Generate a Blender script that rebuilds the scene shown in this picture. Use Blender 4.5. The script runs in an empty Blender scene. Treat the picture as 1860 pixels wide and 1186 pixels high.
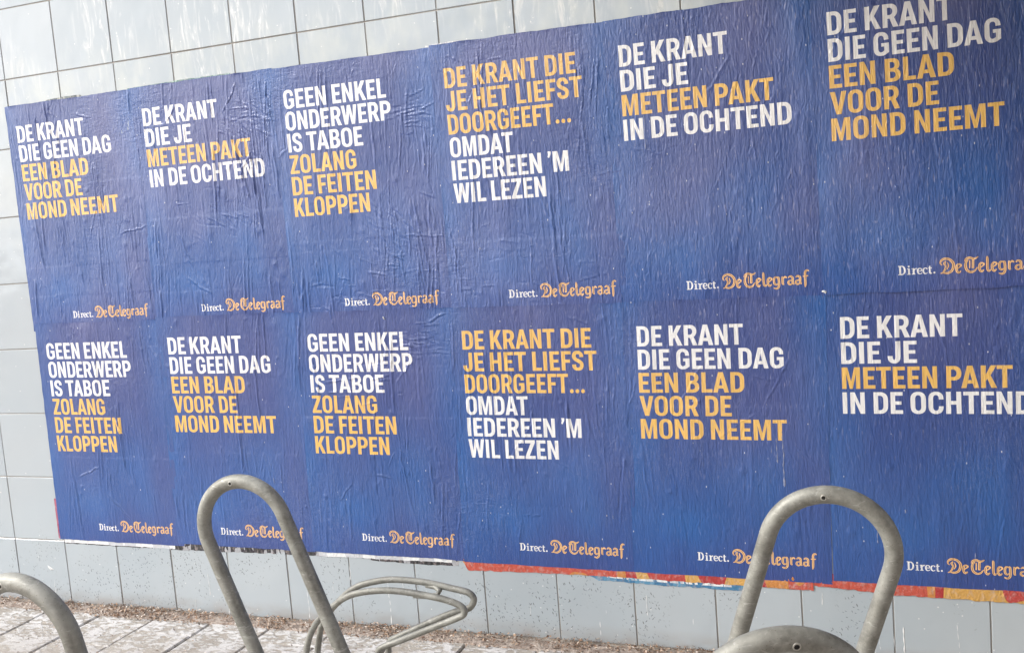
import bpy, math, random
import numpy as np
from mathutils import Matrix, Vector
from mathutils.geometry import delaunay_2d_cdt

S = bpy.context.scene
COL = S.collection

# ------------------------------------------------------------------ camera
CAM = Vector((3.62847, -3.51530, 1.61135))
AX = [(0.935384, 0.344821, -0.078451), (-0.036885, -0.1255, -0.991408), (-0.351704, 0.930241, -0.104672)]
cd = bpy.data.cameras.new('camera')
cd.sensor_width = 36.0
cd.sensor_fit = 'HORIZONTAL'
cd.lens = 1832.2167 / 1860 * 36.0
cd.clip_start = 0.05
cd.clip_end = 600
cam = bpy.data.objects.new('camera', cd)
COL.objects.link(cam)
m = Matrix.Identity(4)
for r in range(3):
    m[r][0] = AX[0][r]
    m[r][1] = -AX[1][r]
    m[r][2] = -AX[2][r]
    m[r][3] = CAM[r]
cam.matrix_world = m
S.camera = cam

# ------------------------------------------------------------------ light
SUN_ELEV, SUN_AZ = 36.0, -64.0        # azimuth seen from the wall's outward normal (-y); negative is to the left
W = bpy.data.worlds.new('World')
S.world = W
W.use_nodes = True
wn = W.node_tree.nodes
wl = W.node_tree.links
bg = wn['Background']
sky = wn.new('ShaderNodeTexSky')
sky.sky_type = 'NISHITA'
sky.sun_disc = False
sky.sun_elevation = math.radians(SUN_ELEV)
_sd = Vector((math.sin(math.radians(SUN_AZ)), -math.cos(math.radians(SUN_AZ)), 0))
sky.sun_rotation = math.atan2(_sd.x, _sd.y)
sky.air_density = 1.0
sky.dust_density = 3.0
hs = wn.new('ShaderNodeHueSaturation')
hs.inputs['Saturation'].default_value = 0.55
wl.new(sky.outputs[0], hs.inputs['Color'])
# broken white cloud over the whole sky
wtc = wn.new('ShaderNodeTexCoord')
wmp = wn.new('ShaderNodeMapping')
wmp.inputs['Scale'].default_value = (1.6, 1.6, 4.2)
wl.new(wtc.outputs['Generated'], wmp.inputs['Vector'])
wns = wn.new('ShaderNodeTexNoise')
wns.inputs['Scale'].default_value = 2.1
wns.inputs['Detail'].default_value = 6
wns.inputs['Roughness'].default_value = 0.55
wl.new(wmp.outputs[0], wns.inputs['Vector'])
wrm = wn.new('ShaderNodeMapRange')
wrm.inputs[1].default_value = 0.44
wrm.inputs[2].default_value = 0.60
wl.new(wns.outputs['Fac'], wrm.inputs[0])
wmx = wn.new('ShaderNodeMix')
wmx.data_type = 'RGBA'
wl.new(wrm.outputs[0], wmx.inputs[0])
wl.new(hs.outputs[0], wmx.inputs[6])
wmx.inputs[7].default_value = (13.0, 13.0, 13.4, 1)
wl.new(wmx.outputs[2], bg.inputs['Color'])
bg.inputs['Strength'].default_value = 0.15
sl = bpy.data.lights.new('sun', 'SUN')
sl.energy = 1.5
sl.angle = math.radians(16)
sl.color = (1.0, 0.975, 0.94)
sun = bpy.data.objects.new('sun', sl)
COL.objects.link(sun)
ce = math.cos(math.radians(SUN_ELEV))
sdir = Vector((_sd.x * ce, _sd.y * ce, math.sin(math.radians(SUN_ELEV))))
sun.rotation_euler = sdir.to_track_quat('Z', 'Y').to_euler()
sun.location = sdir * 20
vs = S.view_settings
vs.view_transform = 'Standard'
vs.look = 'None'
vs.gamma = 1.0
vs.use_curve_mapping = False
vs.exposure = 0.76

rng = np.random.default_rng(11)
random.seed(11)


# ------------------------------------------------------------------ helpers
def tag(o, label=None, cat=None, group=None, kind=None):
    if label: o['label'] = label
    if cat: o['category'] = cat
    if group: o['group'] = group
    if kind: o['kind'] = kind
    return o


def link(name, me, parent=None):
    o = bpy.data.objects.new(name, me)
    COL.objects.link(o)
    if parent is not None: o.parent = parent
    return o


def mesh(name, V, F, mats=(), smooth=False):
    me = bpy.data.meshes.new(name)
    me.from_pydata([tuple(map(float, v)) for v in V], [], [tuple(map(int, f)) for f in F])
    for mt in mats: me.materials.append(mt)
    if smooth: me.polygons.foreach_set('use_smooth', [True] * len(me.polygons))
    me.update()
    return me


def box(x0, x1, y0, y1, z0, z1, bev=0.0):
    """box with a bevelled rim on its -y face (tiles) when bev > 0; bevel along +z for slabs uses boxz"""
    V = [(x0, y1, z0), (x1, y1, z0), (x1, y1, z1), (x0, y1, z1),
         (x0, y0 + bev, z0), (x1, y0 + bev, z0), (x1, y0 + bev, z1), (x0, y0 + bev, z1)]
    F = [(0, 3, 2, 1), (0, 1, 5, 4), (1, 2, 6, 5), (2, 3, 7, 6), (3, 0, 4, 7)]
    if bev > 0:
        V += [(x0 + bev, y0, z0 + bev), (x1 - bev, y0, z0 + bev), (x1 - bev, y0, z1 - bev), (x0 + bev, y0, z1 - bev)]
        F += [(4, 5, 9, 8), (5, 6, 10, 9), (6, 7, 11, 10), (7, 4, 8, 11), (8, 9, 10, 11)]
    else:
        F.append((4, 5, 6, 7))
    return V, F


class NT:
    """tiny node-tree writer"""
    def __init__(s, name):
        s.m = bpy.data.materials.new(name)
        s.m.use_nodes = True
        s.t = s.m.node_tree
        s.b = s.t.nodes['Principled BSDF']

    def n(s, kind, **kw):
        nd = s.t.nodes.new('ShaderNode' + kind)
        for k, v in kw.items():
            if k.startswith('i_'):
                key = k[2:]
                key = int(key) if key.isdigit() else key.replace('_', ' ')
                s.set(nd, key, v)
            else:
                setattr(nd, k, v)
        return nd

    def set(s, nd, key, v):
        if isinstance(v, bpy.types.NodeSocket): s.t.links.new(v, nd.inputs[key])
        else: nd.inputs[key].default_value = v

    def coord(s, kind='Object'):
        return s.n('TexCoord').outputs[kind]

    def pos(s):
        return s.n('NewGeometry').outputs['Position']

    def mapping(s, vec, scale=(1, 1, 1), loc=(0, 0, 0), rot=(0, 0, 0)):
        return s.n('Mapping', i_Vector=vec, i_Scale=scale, i_Location=loc, i_Rotation=rot).outputs[0]

    def noise(s, vec, scale=5.0, detail=4.0, rough=0.55, dist=0.0, out='Fac'):
        return s.n('TexNoise', i_Vector=vec, i_Scale=scale, i_Detail=detail, i_Roughness=rough, i_Distortion=dist).outputs[out]

    def ramp(s, fac, a, b, ca=(0, 0, 0, 1), cb=(1, 1, 1, 1), mid=None):
        r = s.n('ValToRGB', i_Fac=fac)
        e = r.color_ramp.elements
        e[0].position, e[1].position = a, b
        e[0].color, e[1].color = ca, cb
        return r.outputs[0]

    def mr(s, v, a, b, c=0.0, d=1.0):
        return s.n('MapRange', i_0=v, i_1=a, i_2=b, i_3=c, i_4=d).outputs[0]

    def mix(s, f, a, b, mode='MIX'):
        nd = s.n('Mix', data_type='RGBA', blend_type=mode)
        s.set(nd, 0, f)
        s.set(nd, 6, a if isinstance(a, bpy.types.NodeSocket) else tuple(a)[:3] + (1,))
        s.set(nd, 7, b if isinstance(b, bpy.types.NodeSocket) else tuple(b)[:3] + (1,))
        return nd.outputs[2]

    def math(s, op, a, b=0.0, c=0.0):
        nd = s.n('Math', operation=op)
        s.set(nd, 0, a); s.set(nd, 1, b); s.set(nd, 2, c)
        return nd.outputs[0]

    def bump(s, h, strength=0.5, dist=0.01, normal=None):
        nd = s.n('Bump', i_Height=h, i_Strength=strength, i_Distance=dist)
        if normal is not None: s.set(nd, 'Normal', normal)
        return nd.outputs[0]

    def out(s, **kw):
        for k, v in kw.items():
            s.set(s.b, k.replace('_', ' '), v)
        return s.m


# ------------------------------------------------------------------ materials
def mat_tile():
    t = NT('glazed_tile')
    p = t.pos()
    rnd = t.n('ObjectInfo').outputs['Random']
    base = t.mix(t.mr(rnd, 0, 1), (0.375, 0.43, 0.465), (0.415, 0.465, 0.495))
    cloud = t.noise(p, 3.0, 4)
    base = t.mix(t.mr(cloud, .35, .7, 0, .35), base, (0.47, 0.505, 0.52))
    sep = t.n('SeparateXYZ', i_0=p)
    z = sep.outputs[2]
    # dried paste runs and wiped streaks, strongest above the posters
    st = t.noise(t.mapping(p, (30, 1, 5)), 1.0, 6, .66, 1.1)
    reg = t.noise(t.mapping(p, (2.2, 1, 2.2), (3, 0, 0)), 1.0, 3)
    f = t.math('MULTIPLY', t.mr(st, .5, .72), t.mr(reg, .45, .62))
    f = t.math('MULTIPLY', f, t.mr(z, 1.9, 2.25))
    base = t.mix(t.math('MULTIPLY', f, .75), base, (0.80, 0.80, 0.76))
    # paste film just over the posters' upper edge: yellowish grey
    film = t.math('MULTIPLY', t.mr(z, 2.50, 2.32), t.mr(z, 2.2, 2.28))
    film = t.math('MULTIPLY', film, t.mr(t.noise(t.mapping(p, (9, 1, 5)), 1.0, 5), .42, .6))
    base = t.mix(t.math('MULTIPLY', film, .35), base, (0.62, 0.64, 0.56))
    # tyre scuffs: small dark dashes low down
    def dashes(ang, off, sc, thr):
        q = t.mapping(t.mapping(p, (1, 1, 1), (0, 0, 0), (0, ang, 0)), (sc, 1, sc * .33), (off, 0, off))
        q = t.mix(.022, q, t.n('TexNoise', i_Vector=p, i_Scale=14.0).outputs['Color'], 'LINEAR_LIGHT')
        v = t.n('TexVoronoi', i_Vector=q, i_Scale=1.0, feature='F1')
        v.inputs['Randomness'].default_value = 1.0
        return t.mr(v.outputs['Distance'], thr, thr * .55)
    d1 = dashes(.35, 0, 95, .22)
    d2 = dashes(-.75, 7, 80, .17)
    d3 = dashes(1.2, 3, 120, .19)
    d = t.math('MAXIMUM', t.math('MAXIMUM', d1, d2), d3)
    cl = t.noise(t.mapping(p, (5.0, 1, 4.5), (1.3, 0, 0)), 1.0, 3, .6)
    xr = t.n('ValToRGB', i_Fac=t.mr(sep.outputs[0], -.6, 4.6))
    el = xr.color_ramp.elements
    el[0].position, el[0].color = 0.0, (.35, .35, .35, 1)
    el[1].position, el[1].color = 1.0, (.0, .0, .0, 1)
    for ps_, q_ in ((.17, .75), (.27, 1), (.36, .35), (.50, .2), (.58, 1), (.65, .8), (.70, .12), (.85, .05)):
        e_ = el.new(ps_); e_.color = (q_, q_, q_, 1)
    d = t.math('MULTIPLY', d, t.mr(t.math('ADD', cl, t.math('MULTIPLY', xr.outputs[0], .16)), .55, .66))
    d = t.math('MULTIPLY', d, t.mr(z, .42, .26))
    base = t.mix(t.math('MULTIPLY', d, .75), base, (0.10, 0.10, 0.09))
    # splash dirt close to the ground
    g = t.math('MULTIPLY', t.mr(z, .075, 0.0), t.mr(t.noise(t.mapping(p, (10, 1, 22)), 1, 5), .35, .65))
    base = t.mix(t.math('MULTIPLY', g, .55), base, (0.33, 0.27, 0.22))
    fine = t.noise(p, 160, 3)
    base = t.mix(t.mr(fine, .62, .75, 0, .25), base, (.35, .37, .37))
    # pale specks
    sp = t.n('TexVoronoi', i_Vector=p, i_Scale=24.0).outputs['Distance']
    base = t.mix(t.math('MULTIPLY', t.mr(sp, .075, .05), .7), base, (.78, .78, .75))
    rough = t.mr(t.math('ADD', t.noise(t.mapping(p, (30, 1, 7)), 1, 5), f), .4, 1.2, .07, .40)
    wav = t.noise(p, 5.5, 2)
    nm = t.bump(t.math('ADD', t.math('MULTIPLY', wav, 1.0), t.math('MULTIPLY', st, .02)), .30, .012)
    nm = t.bump(d, .3, .001, nm)
    return t.out(Base_Color=base, Roughness=rough, Normal=nm, Specular_IOR_Level=.85)


def mat_grout():
    t = NT('grout')
    p = t.pos()
    n = t.noise(p, 60, 5)
    n2 = t.noise(p, 3, 3)
    c = t.mix(n, (0.38, 0.35, 0.315), (0.54, 0.51, 0.47))
    c = t.mix(t.mr(n2, .4, .6), c, (0.42, 0.385, 0.34))
    return t.out(Base_Color=c, Roughness=.95, Normal=t.bump(n, .6, .004))


def paper_common(t, p, colr, wear_sheen=1.0):
    """wheat-paste gloss, dried-paste streaks, painted sky sheen and specks shared by all inks so that print and sheet match"""
    x = t.n('SeparateXYZ', i_0=p)
    # fine vertical cockle, kept as relief
    s1 = t.noise(t.mapping(p, (150, 1, 20)), 1.0, 4, .6, .8)
    s2 = t.noise(t.mapping(p, (60, 1, 16), (4, 0, 2), (0, .22, 0)), 1.0, 4, .6, 1.2)
    s3 = t.noise(t.mapping(p, (30, 1, 90), (2, 0, 8), (0, .1, 0)), 1.0, 4, .6, .5)
    where = t.noise(t.mapping(p, (1.6, 1, 1.2)), 1.0, 3)
    h = t.math('ADD', t.math('MULTIPLY', s1, .6), t.math('MULTIPLY', s2, .8))
    h = t.math('ADD', h, t.math('MULTIPLY', t.math('MULTIPLY', s3, t.mr(where, .5, .65)), .7))
    nm = t.bump(h, .55, .006)
    # dried paste: pale lilac dashes, mostly on the right-hand sheets
    r1 = t.noise(t.mapping(p, (170, 1, 28), (1, 0, 5)), 1.0, 3, .5, .5)
    right = t.mr(x.outputs[0], 1.9, 3.0, .3, 1.0)
    top = t.mr(x.outputs[2], .5, 1.5, .25, 1.0)
    dash = t.math('MULTIPLY', t.mr(r1, .60, .74), t.math('MULTIPLY', right, top))
    sky_sheen = t.math('MULTIPLY', t.mr(t.noise(t.mapping(p, (2.2, 1, 1.7), (7, 0, 1)), 1, 4, .55), .42, .68), t.mr(x.outputs[2], .3, 2.0, .15, 1.0))  # painted sky reflection: pinkish lilac patches in the colour, stronger higher up
    col2 = t.mix(t.math('MULTIPLY', dash, .48 * wear_sheen), colr, (0.42, 0.42, 0.58))
    col2 = t.mix(t.math('MULTIPLY', sky_sheen, .17 * wear_sheen), col2, (0.42, 0.34, 0.47))
    # scuff specks where ink is rubbed off
    v = t.n('TexVoronoi', i_Vector=t.mapping(p, (1, 1, .45)), i_Scale=30.0).outputs['Distance']
    col2 = t.mix(t.math('MULTIPLY', t.mr(v, .055, .035), .8), col2, (.62, .64, .68))
    cr = t.noise(t.mapping(p, (95, 1, 9), (6, 0, 6)), 1.0, 5, .65, 1.6)
    ck = t.math('MULTIPLY', t.mr(t.math('ABSOLUTE', t.math('SUBTRACT', cr, .5)), .012, .0), t.mr(where, .42, .6))
    col2 = t.mix(t.math('MULTIPLY', ck, .42), col2, (.30, .33, .46))
    rough = t.mr(t.noise(t.mapping(p, (20, 1, 7), (3, 0, 3)), 1, 4), .3, .7, .30, .50)
    t.out(Base_Color=col2, Roughness=rough, Normal=nm, Specular_IOR_Level=.55)
    t.b.inputs['Coat Weight'].default_value = 0.6
    t.b.inputs['Coat Roughness'].default_value = 0.11
    t.set(t.b, 'Coat Normal', nm)
    return t.m


def mat_blue():
    t = NT('poster_blue_ink')
    p = t.pos()
    uv = t.n('UVMap').outputs[0]
    s = t.n('SeparateXYZ', i_0=uv)
    u, v = s.outputs[0], s.outputs[1]          # 0..1 across and down the sheet
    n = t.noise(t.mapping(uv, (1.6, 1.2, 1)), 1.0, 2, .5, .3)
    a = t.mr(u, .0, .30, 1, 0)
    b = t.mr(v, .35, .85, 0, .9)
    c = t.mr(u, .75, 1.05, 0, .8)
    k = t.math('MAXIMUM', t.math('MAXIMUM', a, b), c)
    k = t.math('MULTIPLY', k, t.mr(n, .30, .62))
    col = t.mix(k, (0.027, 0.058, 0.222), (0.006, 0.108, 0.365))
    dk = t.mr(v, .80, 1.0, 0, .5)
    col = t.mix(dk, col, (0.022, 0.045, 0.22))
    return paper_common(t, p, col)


def mat_ink(name, c, wear_sheen=.6):
    t = NT(name)
    return paper_common(t, t.pos(), t.mix(0.0, c, c), wear_sheen)


def mat_old(name, cols, scale=6.0):
    t = NT(name)
    p = t.pos()
    n = t.noise(t.mapping(p, (scale, 1, scale * .4)), 1.0, 2, .4)
    r = t.n('ValToRGB', i_Fac=n)
    e = r.color_ramp.elements
    r.color_ramp.interpolation = 'CONSTANT'
    e[0].position = 0.0; e[0].color = cols[0] + (1,)
    e[1].position = .43; e[1].color = cols[1] + (1,)
    for i, c in enumerate(cols[2:]):
        q = e.new(.43 + .07 * (i + 1)); q.color = c + (1,)
    f = t.noise(t.mapping(p, (60, 1, 40)), 1, 5, .6, .5)
    c = t.mix(t.mr(f, .5, .72, 0, .55), r.outputs[0], (.50, .42, .40))
    return t.out(Base_Color=c, Roughness=.5, Normal=t.bump(t.noise(t.mapping(p, (70, 1, 60)), 1, 4, .6, 1), .8, .006))


def mat_galv():
    t = NT('galvanised_steel')
    o = t.coord()
    n1 = t.noise(o, 16, 5, .6)
    n2 = t.noise(o, 75, 4, .6)
    n3 = t.noise(o, 5, 3)
    c = t.mix(t.mr(n1, .35, .65), (0.190, 0.189, 0.168), (0.330, 0.330, 0.298))
    c = t.mix(t.mr(n2, .45, .7, 0, .45), c, (0.41, 0.405, 0.36))
    c = t.mix(t.mr(n3, .5, .7, 0, .45), c, (0.155, 0.15, 0.125))
    v = t.n('TexVoronoi', i_Vector=o, i_Scale=120.0).outputs['Distance']
    c = t.mix(t.math('MULTIPLY', t.mr(v, .16, .10), .55), c, (.12, .09, .06))
    c = t.mix(t.mr(t.noise(t.mapping(o, (22, 22, 70)), 1, 5, .65, 1.0), .60, .68, 0, .5), c, (0.54, 0.535, 0.50))
    sc = t.noise(t.mapping(o, (8, 8, 150), (0, 0, 3), (.5, .3, 0)), 1, 5, .7, .4)
    c = t.mix(t.mr(sc, .62, .70, 0, .5), c, (.13, .125, .11))
    r = t.mr(n1, .3, .7, .38, .66)
    return t.out(Base_Color=c, Roughness=r, Metallic=.3, Normal=t.bump(t.math('ADD', n2, t.math('MULTIPLY', n1, .6)), .35, .002), Specular_IOR_Level=.4)


def mat_hole():
    t = NT('hole_inside')
    return t.out(Base_Color=(.012, .011, .01, 1), Roughness=.9)


def mat_zincrim():
    t = NT('hole_rim_zinc')
    return t.out(Base_Color=(.42, .41, .37, 1), Roughness=.5, Metallic=.4)


def mat_slab():
    t = NT('concrete_slab')
    p = t.pos()
    rnd = t.n('ObjectInfo').outputs['Random']
    n1 = t.noise(p, 9, 6, .6)
    n2 = t.noise(p, 90, 4, .6)
    c = t.mix(t.mr(n1, .3, .7), (0.27, 0.24, 0.205), (0.40, 0.37, 0.33))
    c = t.mix(t.mr(rnd, 0, 1, 0, .35), c, (0.40, 0.365, 0.31))
    c = t.mix(t.mr(n2, .45, .75, 0, .5), c, (0.27, 0.24, 0.205))
    y = t.n('SeparateXYZ', i_0=p).outputs[1]
    near = t.mr(y, -.60, -.16, .30, .95)
    # old droppings, trodden flat, thickest under the wall
    n3 = t.noise(t.mapping(p, (9, 15, 1), (2, 0, 0)), 1, 6, .62, .8)
    n4 = t.noise(t.mapping(p, (34, 60, 1)), 1, 4, .6, .5)
    w = t.math('MULTIPLY', t.mr(t.math('ADD', t.math('MULTIPLY', n3, .5), t.math('MULTIPLY', n4, .5)), .46, .53), near)
    c = t.mix(t.math('MULTIPLY', w, .85), c, (0.64, 0.635, 0.63))
    # dark stains and bits between
    n5 = t.noise(t.mapping(p, (45, 95, 1), (0, 3, 0)), 1, 4, .6, 1)
    c = t.mix(t.mr(n5, .60, .68, 0, .6), c, (0.14, 0.12, 0.10))
    h = t.math('ADD', t.math('MULTIPLY', n2, .5), t.math('ADD', w, t.math('MULTIPLY', n5, -.5)))
    return t.out(Base_Color=c, Roughness=.9, Normal=t.bump(h, .6, .006))


def mat_dirt():
    t = NT('trodden_dirt')
    p = t.pos()
    n1 = t.noise(p, 22, 6, .65)
    n2 = t.noise(p, 120, 4, .6)
    c = t.mix(t.mr(n1, .3, .7), (0.25, 0.185, 0.15), (0.55, 0.48, 0.42))
    c = t.mix(t.mr(n2, .5, .7, 0, .6), c, (0.10, 0.07, 0.05))
    return t.out(Base_Color=c, Roughness=.95, Normal=t.bump(t.math('ADD', n1, n2), .9, .012))


def mat_leaf():
    t = NT('dry_litter')
    at = t.n('Attribute', attribute_name='tone').outputs['Fac']
    r = t.n('ValToRGB', i_Fac=at)
    e = r.color_ramp.elements
    e[0].position = 0; e[0].color = (.045, .028, .02, 1)
    e[1].position = 1; e[1].color = (.72, .70, .66, 1)
    for ps, c in ((.22, (.13, .075, .05, 1)), (.45, (.30, .19, .12, 1)), (.65, (.44, .32, .23, 1)), (.85, (.58, .50, .43, 1))):
        q = e.new(ps); q.color = c
    return t.out(Base_Color=r.outputs[0], Roughness=.85)


def mat_drop():
    t = NT('dried_paste_white')
    p = t.pos()
    return t.out(Base_Color=t.mix(t.noise(p, 60, 3), (.58, .60, .60), (.72, .73, .72)), Roughness=.45)


def mat_drop2():
    t = NT('dried_paste_clear')
    p = t.pos()
    return t.out(Base_Color=t.mix(t.noise(p, 90, 3), (.20, .24, .42), (.50, .53, .62)), Roughness=.25, Alpha=.6)


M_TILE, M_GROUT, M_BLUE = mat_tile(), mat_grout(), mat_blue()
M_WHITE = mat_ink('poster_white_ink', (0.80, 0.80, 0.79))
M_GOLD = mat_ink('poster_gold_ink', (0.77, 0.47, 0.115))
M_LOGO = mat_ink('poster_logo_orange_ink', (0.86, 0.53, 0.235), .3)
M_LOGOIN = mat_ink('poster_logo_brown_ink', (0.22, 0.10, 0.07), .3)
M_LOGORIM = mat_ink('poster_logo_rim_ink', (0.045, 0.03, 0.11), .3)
M_GALV, M_HOLE, M_RIM = mat_galv(), mat_hole(), mat_zincrim()
M_SLAB, M_DIRT, M_LEAF, M_DROP = mat_slab(), mat_dirt(), mat_leaf(), mat_drop()
M_PALE = mat_drop2()
M_OLD_ORANGE = mat_old('old_poster_orange_red', [(.50, .085, .055), (.56, .23, .06), (.40, .035, .035), (.60, .34, .09), (.46, .06, .05)], 3.0)
M_OLD_BLUE = mat_old('old_poster_light_blue', [(.06, .20, .36), (.10, .27, .42), (.05, .18, .33)], 9.0)
M_OLD_WHITE = mat_old('old_poster_white_edge', [(.72, .74, .74), (.78, .80, .80), (.55, .57, .60)], 12.0)
M_OLD_BLACK = mat_old('old_poster_black', [(.018, .018, .02), (.05, .05, .055), (.025, .02, .03), (.35, .36, .38)], 40.0)
M_OLD_GREEN = mat_old('old_poster_green', [(.17, .33, .28), (.32, .45, .40), (.10, .22, .20)], 20.0)
M_OLD_RED = mat_old('old_poster_red_edge', [(.30, .05, .10), (.38, .10, .16)], 20.0)
M_OLD_GREY = mat_old('old_poster_grey', [(.16, .20, .20), (.40, .42, .38), (.10, .13, .14)], 30.0)

# ------------------------------------------------------------------ ground
V = [(-150, -150, -.03), (150, -150, -.03), (150, 150, -.03), (-150, 150, -.03)]
g = link('ground', mesh('ground', V, [(0, 1, 2, 3)], [M_DIRT]))
tag(g, kind='structure')

# strip of trodden dirt between slabs and wall, with real lumps
nx, ny = 620, 16
xs = np.linspace(-2.2, 5.2, nx)
ys = np.linspace(-0.112, 0.004, ny)
lump = rng.random((ny, nx))
for _ in range(2):
    lump = (lump + np.roll(lump, 1, 1) + np.roll(lump, -1, 1) + np.roll(lump, 1, 0) + np.roll(lump, -1, 0)) / 5
big = np.interp(xs, np.linspace(-2.2, 5.2, 60), rng.random(60))
prof = np.interp(np.linspace(0, 1, ny), [0, .15, .6, 1], [-.012, .002, .004, -.012])
V = []
for j in range(ny):
    for i in range(nx):
        V.append((xs[i], ys[j], prof[j] + (lump[j, i] - .5) * .018 + big[i] * .006 * (j / ny)))
F = [(j * nx + i, j * nx + i + 1, (j + 1) * nx + i + 1, (j + 1) * nx + i) for j in range(ny - 1) for i in range(nx - 1)]
tag(link('dirt_strip', mesh('dirt_strip', V, F, [M_DIRT], True)), kind='structure')

# slabs, laid in half bond, joints square to the wall
pav = link('pavement', None)
tag(pav, kind='structure')
slab_cache = {}


def slab_mesh(w, d):
    key = (round(w, 3), round(d, 3))
    if key not in slab_cache:
        b = .005
        a, c = w / 2 - .0035, d / 2 - .0035
        V = [(-a, -c, -.05), (a, -c, -.05), (a, c, -.05), (-a, c, -.05), (-a, -c, -b), (a, -c, -b), (a, c, -b), (-a, c, -b),
             (-a + b, -c + b, 0), (a - b, -c + b, 0), (a - b, c - b, 0), (-a + b, c - b, 0)]
        F = [(0, 1, 5, 4), (1, 2, 6, 5), (2, 3, 7, 6), (3, 0, 4, 7), (4, 5, 9, 8), (5, 6, 10, 9), (6, 7, 11, 10), (7, 4, 8, 11), (8, 9, 10, 11)]
        slab_cache[key] = mesh('paving_slab', V, F, [M_SLAB])
    return slab_cache[key]


for i in range(-6, 16):
    xa = -.040 + .2975 * i
    cut = .228 if i % 2 == 0 else .378
    edges = [.085] + [cut + .30 * k for k in range(0, 12) if cut + .30 * k > .12]
    for a, b in zip(edges[:-1], edges[1:]):
        if b > 3.0: break
        o = link('paving_slab', slab_mesh(.2975, b - a), pav)
        o.location = (xa + .2975 / 2, -(a + b) / 2, random.uniform(-.0025, .0025))
        o.rotation_euler = (random.uniform(-.004, .004), random.uniform(-.004, .004), random.uniform(-.003, .003))

# ------------------------------------------------------------------ tiled wall
wall = link('tiled_wall', None)
tag(wall, 'wall of pale blue-grey square glazed tiles behind the blue posters', 'wall')
V, F = box(-2.4, 7.0, .0038, .25, -.10, 3.6)
link('grout_bed', mesh('grout_bed', V, F, [M_GROUT]), wall)
J = .0023
TV, TF = box(-.15 + J, .15 - J, 0, .0037, -.15 + J, .15 - J, .0016)
tile_me = mesh('tile', TV, TF, [M_TILE])
for c in range(-5, 17):
    for r in range(-2, 9):
        if 1 <= c <= 14 and 2 <= r <= 6:
            continue        # wholly behind the posters: one plain backing below stands in
        o = link('tile', tile_me, wall)
        o.location = (c * .3 + .15, random.uniform(-.0005, .0004), 2.7 - r * .3 - .15)
        o.rotation_euler = (random.uniform(-.0045, .0045), 0, random.uniform(-.0045, .0045))
TV, TF = box(.3 + J, 4.5 - J, .001, .0037, .6 + J, 2.1 - J)
link('backing_board', mesh('backing_board', TV, TF, [M_GROUT]), wall)


# ------------------------------------------------------------------ added brick building, out of view, that darkens the right-hand side
def mat_plain(name, c, rough=.8):
    t = NT(name)
    p = t.pos()
    return t.out(Base_Color=t.mix(t.noise(p, 6, 4), tuple(v * .85 for v in c), tuple(min(1, v * 1.15) for v in c)), Roughness=rough)


M_BRICK = mat_plain('dark_brick', (.20, .12, .09))
M_GLASS = mat_plain('window_glass', (.03, .035, .04), .1)
M_FRAME = mat_plain('window_frame_paint', (.55, .55, .52), .5)
BX, BY = 2.7, -5.8
added_house = link('added_brick_building', None)
added_house.location = (BX, BY, 0)
tag(added_house, 'added dark brick building with white window frames, out of view, darkening the right side', 'building')
# front wall as piers and bands round real window openings
x = 0.0
wx = [(1.2 + 2.4 * k, 2.4 + 2.4 * k) for k in range(5)]
wz = [(1.0, 2.4), (4.0, 5.4), (7.0, 8.2)]
segs = [0.0] + [v for w_ in wx for v in w_] + [13.0]
bands = [-.03] + [v for w_ in wz for v in w_] + [9.0]
V, F = [], []
for i in range(len(segs) - 1):
    for j in range(len(bands) - 1):
        if i % 2 == 1 and j % 2 == 1: continue
        v, f = box(segs[i], segs[i + 1], -.28, 0, bands[j], bands[j + 1])
        k = len(V); V += v; F += [tuple(k + q for q in g_) for g_ in f]
v, f = box(0, 13, -7.0, -.285, -.03, 9.0)
k = len(V); V += v; F += [tuple(k + q for q in g_) for g_ in f]
link('brick_wall', mesh('brick_wall', V, F, [M_BRICK]), added_house)
for (a_, b_) in wx:
    for (c_, d_) in wz:
        fr = []
        V, F = [], []
        for (p0, p1, q0, q1) in ((a_, a_ + .07, c_, d_), (b_ - .07, b_, c_, d_), (a_ + .07, b_ - .07, c_, c_ + .07), (a_ + .07, b_ - .07, d_ - .07, d_)):
            v, f = box(p0 + .001, p1 - .001, -.20, -.13, q0 + .001, q1 - .001)
            k = len(V); V += v; F += [tuple(k + q for q in g_) for g_ in f]
        w_ = link('window', mesh('window', V, F, [M_FRAME]), added_house)
        v, f = box(a_ + .07, b_ - .07, -.18, -.17, c_ + .07, d_ - .07)
        link('pane', mesh('pane', v, f, [M_GLASS]), w_)

# ------------------------------------------------------------------ unseen concrete roof, added to shade the right-hand part of the wall
M_CONC = mat_plain('added_canopy_concrete', (.30, .29, .275), .9)
V, F = box(2.35, 12.0, -4.8, .0, 3.10, 3.40)
tag(link('added_canopy', mesh('added_canopy', V, F, [M_CONC])), kind='structure')

# ------------------------------------------------------------------ lettering outlines (cap height 1, y up)
def arc(cx, cy, rx, ry, a0, a1, n=9, p=2.25):
    out = []
    for i in range(n + 1):
        a = math.radians(a0 + (a1 - a0) * i / n)
        c, s = math.cos(a), math.sin(a)
        out.append((cx + rx * math.copysign(abs(c) ** (2 / p), c), cy + ry * math.copysign(abs(s) ** (2 / p), s)))
    return out


def rect(x0, y0, x1, y1):
    return [(x0, y0), (x1, y0), (x1, y1), (x0, y1)]


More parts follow.
